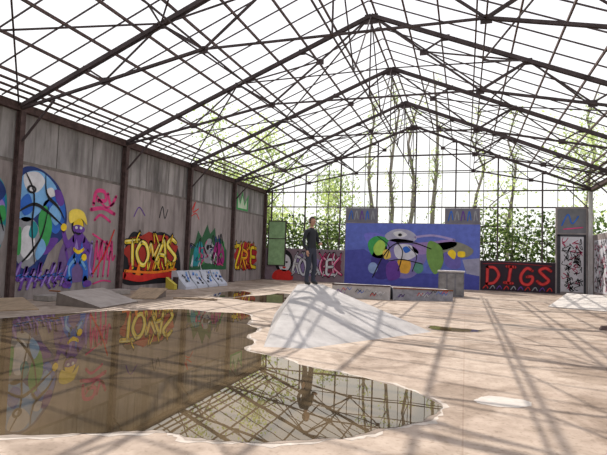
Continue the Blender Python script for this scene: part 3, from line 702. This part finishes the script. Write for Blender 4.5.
# ------------------------------------------------------------------ vegetation
def leaf_mat(name, c):
    m = bpy.data.materials.new(name); m.use_nodes = True; nt = m.node_tree; nt.nodes.remove(nt.nodes['Principled BSDF'])
    df = nt.nodes.new('ShaderNodeBsdfDiffuse'); tr = nt.nodes.new('ShaderNodeBsdfTranslucent'); mx = nt.nodes.new('ShaderNodeMixShader'); mx.inputs[0].default_value = .5
    df.inputs[0].default_value = (*c,1); tr.inputs[0].default_value = (min(1,c[0]*1.4),min(1,c[1]*1.45),c[2],1)
    nt.links.new(df.outputs[0],mx.inputs[1]); nt.links.new(tr.outputs[0],mx.inputs[2]); nt.links.new(mx.outputs[0],nt.nodes['Material Output'].inputs[0]); return m
LM = [leaf_mat('leaf_light',(0.48,0.54,0.30)), leaf_mat('leaf_mid',(0.32,0.39,0.19)), leaf_mat('leaf_dark',(0.20,0.26,0.12))]
LH = [leaf_mat('hedge_light',(0.22,0.29,0.12)), leaf_mat('hedge_mid',(0.13,0.18,0.07)), leaf_mat('hedge_dark',(0.06,0.095,0.04))]
M_bark = mat('bark',(0.22,0.19,0.17),.9,noise=.3)
def leaves(mb, centers, size, rng, mt):
    for c in centers:
        a = rng.normal(size=3); a /= np.linalg.norm(a); b = np.cross(a, rng.normal(size=3)); b /= np.linalg.norm(b); s = size*rng.uniform(.6,1.3)
        mb.face([c-a*s, c+b*s*.55, c+a*s, c-b*s*.55], mt)
def tree(name, x, y, H, R, n, seed, mi=0, poplar=False, ls=.12):
    rng = np.random.default_rng(seed); mb = MB(); z0 = -.21
    pts = [Vector((x+rng.normal()*.12*i, y+rng.normal()*.12*i, z0+H*i/6)) for i in range(7)]
    mb.tube(pts, [.12*H/10*(1-.8*i/6)+.02 for i in range(7)], M_bark, 7)
    nb = 16 if poplar else 14; per = n//nb
    for k in range(nb):
        t = rng.uniform(.25,.98); i = min(5,int(t*6)); p = pts[i].lerp(pts[i+1], t*6-i); an = rng.uniform(0,6.28)
        r = R*rng.uniform(.5,1)*(1 if not poplar else .6); up = (.5 if not poplar else 2.0)*r
        q = p + Vector((cos(an)*r, sin(an)*r, up)); m_ = p.lerp(q,.5)+Vector((0,0,-.05*r))
        mb.tube([p,m_,q],[.04*H/10+.01,.025*H/10+.01,.008],M_bark,5)
        c0 = np.array(p.lerp(q,.75)); C = c0 + rng.normal(size=(per,3))*np.array([.33,.33,.30 if not poplar else .55])*R*(1 if not poplar else .8)
        leaves(mb, C, ls, rng, LM[(mi+(k%2))%3])
    mb.obj(name)
tree('broadleaf_tree', -19, 36, 11.5, 2.8, 4000, 1, 0, ls=.14)
tree('broadleaf_tree', -15.2, 37, 10.5, 2.4, 3600, 2, 0, ls=.14)
tree('broadleaf_tree', -12, 43, 8.5, 2.2, 2000, 3, 1, ls=.13)
tree('broadleaf_tree', -9.5, 36, 6.5, 1.7, 900, 4, 0)
tree('broadleaf_tree', 2.8, 37, 7.0, 1.7, 700, 9, 0)
tree('broadleaf_tree', 7.5, 37, 10, 2.4, 1400, 5, 0)
tree('broadleaf_tree', 13, 36, 12, 2.8, 2200, 6, 0, ls=.13)
for i, (x, y, h) in enumerate([(-8.4,46,18),(-6.9,49,20),(-5.0,46,18.5),(-3.2,50,21),(3.5,46,15),(0.5,49,16),(9.5,46,17)]):
    tree('poplar_tree', x, y, h, 1.0, 380, 20+i, 0, True, .11)
def hedge(x0, x1, y, h, n, seed, mi):
    rng = np.random.default_rng(seed); mb = MB()
    for k in range(int((x1-x0)/.7)):
        x = x0+.7*k; mb.tube([(x,y,-.21),(x+rng.normal()*.2,y,h*.5),(x+rng.normal()*.4,y,h*.9)],[.04,.025,.008],M_bark,5)
    C = np.stack([rng.uniform(x0,x1,n), y+np.clip(rng.normal(size=n)*.45,-1.1,1.5), rng.uniform(0,1,n)**1.2*h*(1+.15*np.sin(rng.uniform(0,20,n)))-.1],1)
    leaves(mb, C[:n//2], .13, rng, LH[mi]); leaves(mb, C[n//2:], .13, rng, LH[(mi+1)%3]); mb.obj('hedge')
hedge(-15, -6.5, 31.9, 3.9, 6000, 51, 1); hedge(-6.5, 0.5, 32.2, 3.8, 800, 52, 0); hedge(0.2, 7.5, 31.9, 4.3, 5200, 53, 1)

# ------------------------------------------------------------------ camera
yaw, pit, rol, F = radians(18.21), radians(3.24), radians(1.98), 495.1
f = Vector((-sin(yaw)*cos(pit), cos(yaw)*cos(pit), sin(pit))); r = Vector((cos(yaw), sin(yaw), 0)); u = r.cross(f)
r2 = r*cos(rol)+u*sin(rol); u2 = -r*sin(rol)+u*cos(rol)
cd = bpy.data.cameras.new('camera'); cd.sensor_width = 36; cd.lens = F*36/607; cd.clip_end = 500
cam = bpy.data.objects.new('camera', cd); COL.objects.link(cam)
M = Matrix((r2, u2, -f)).transposed().to_4x4(); M.translation = Vector((0,0,1.6)); cam.matrix_world = M
scene.camera = cam
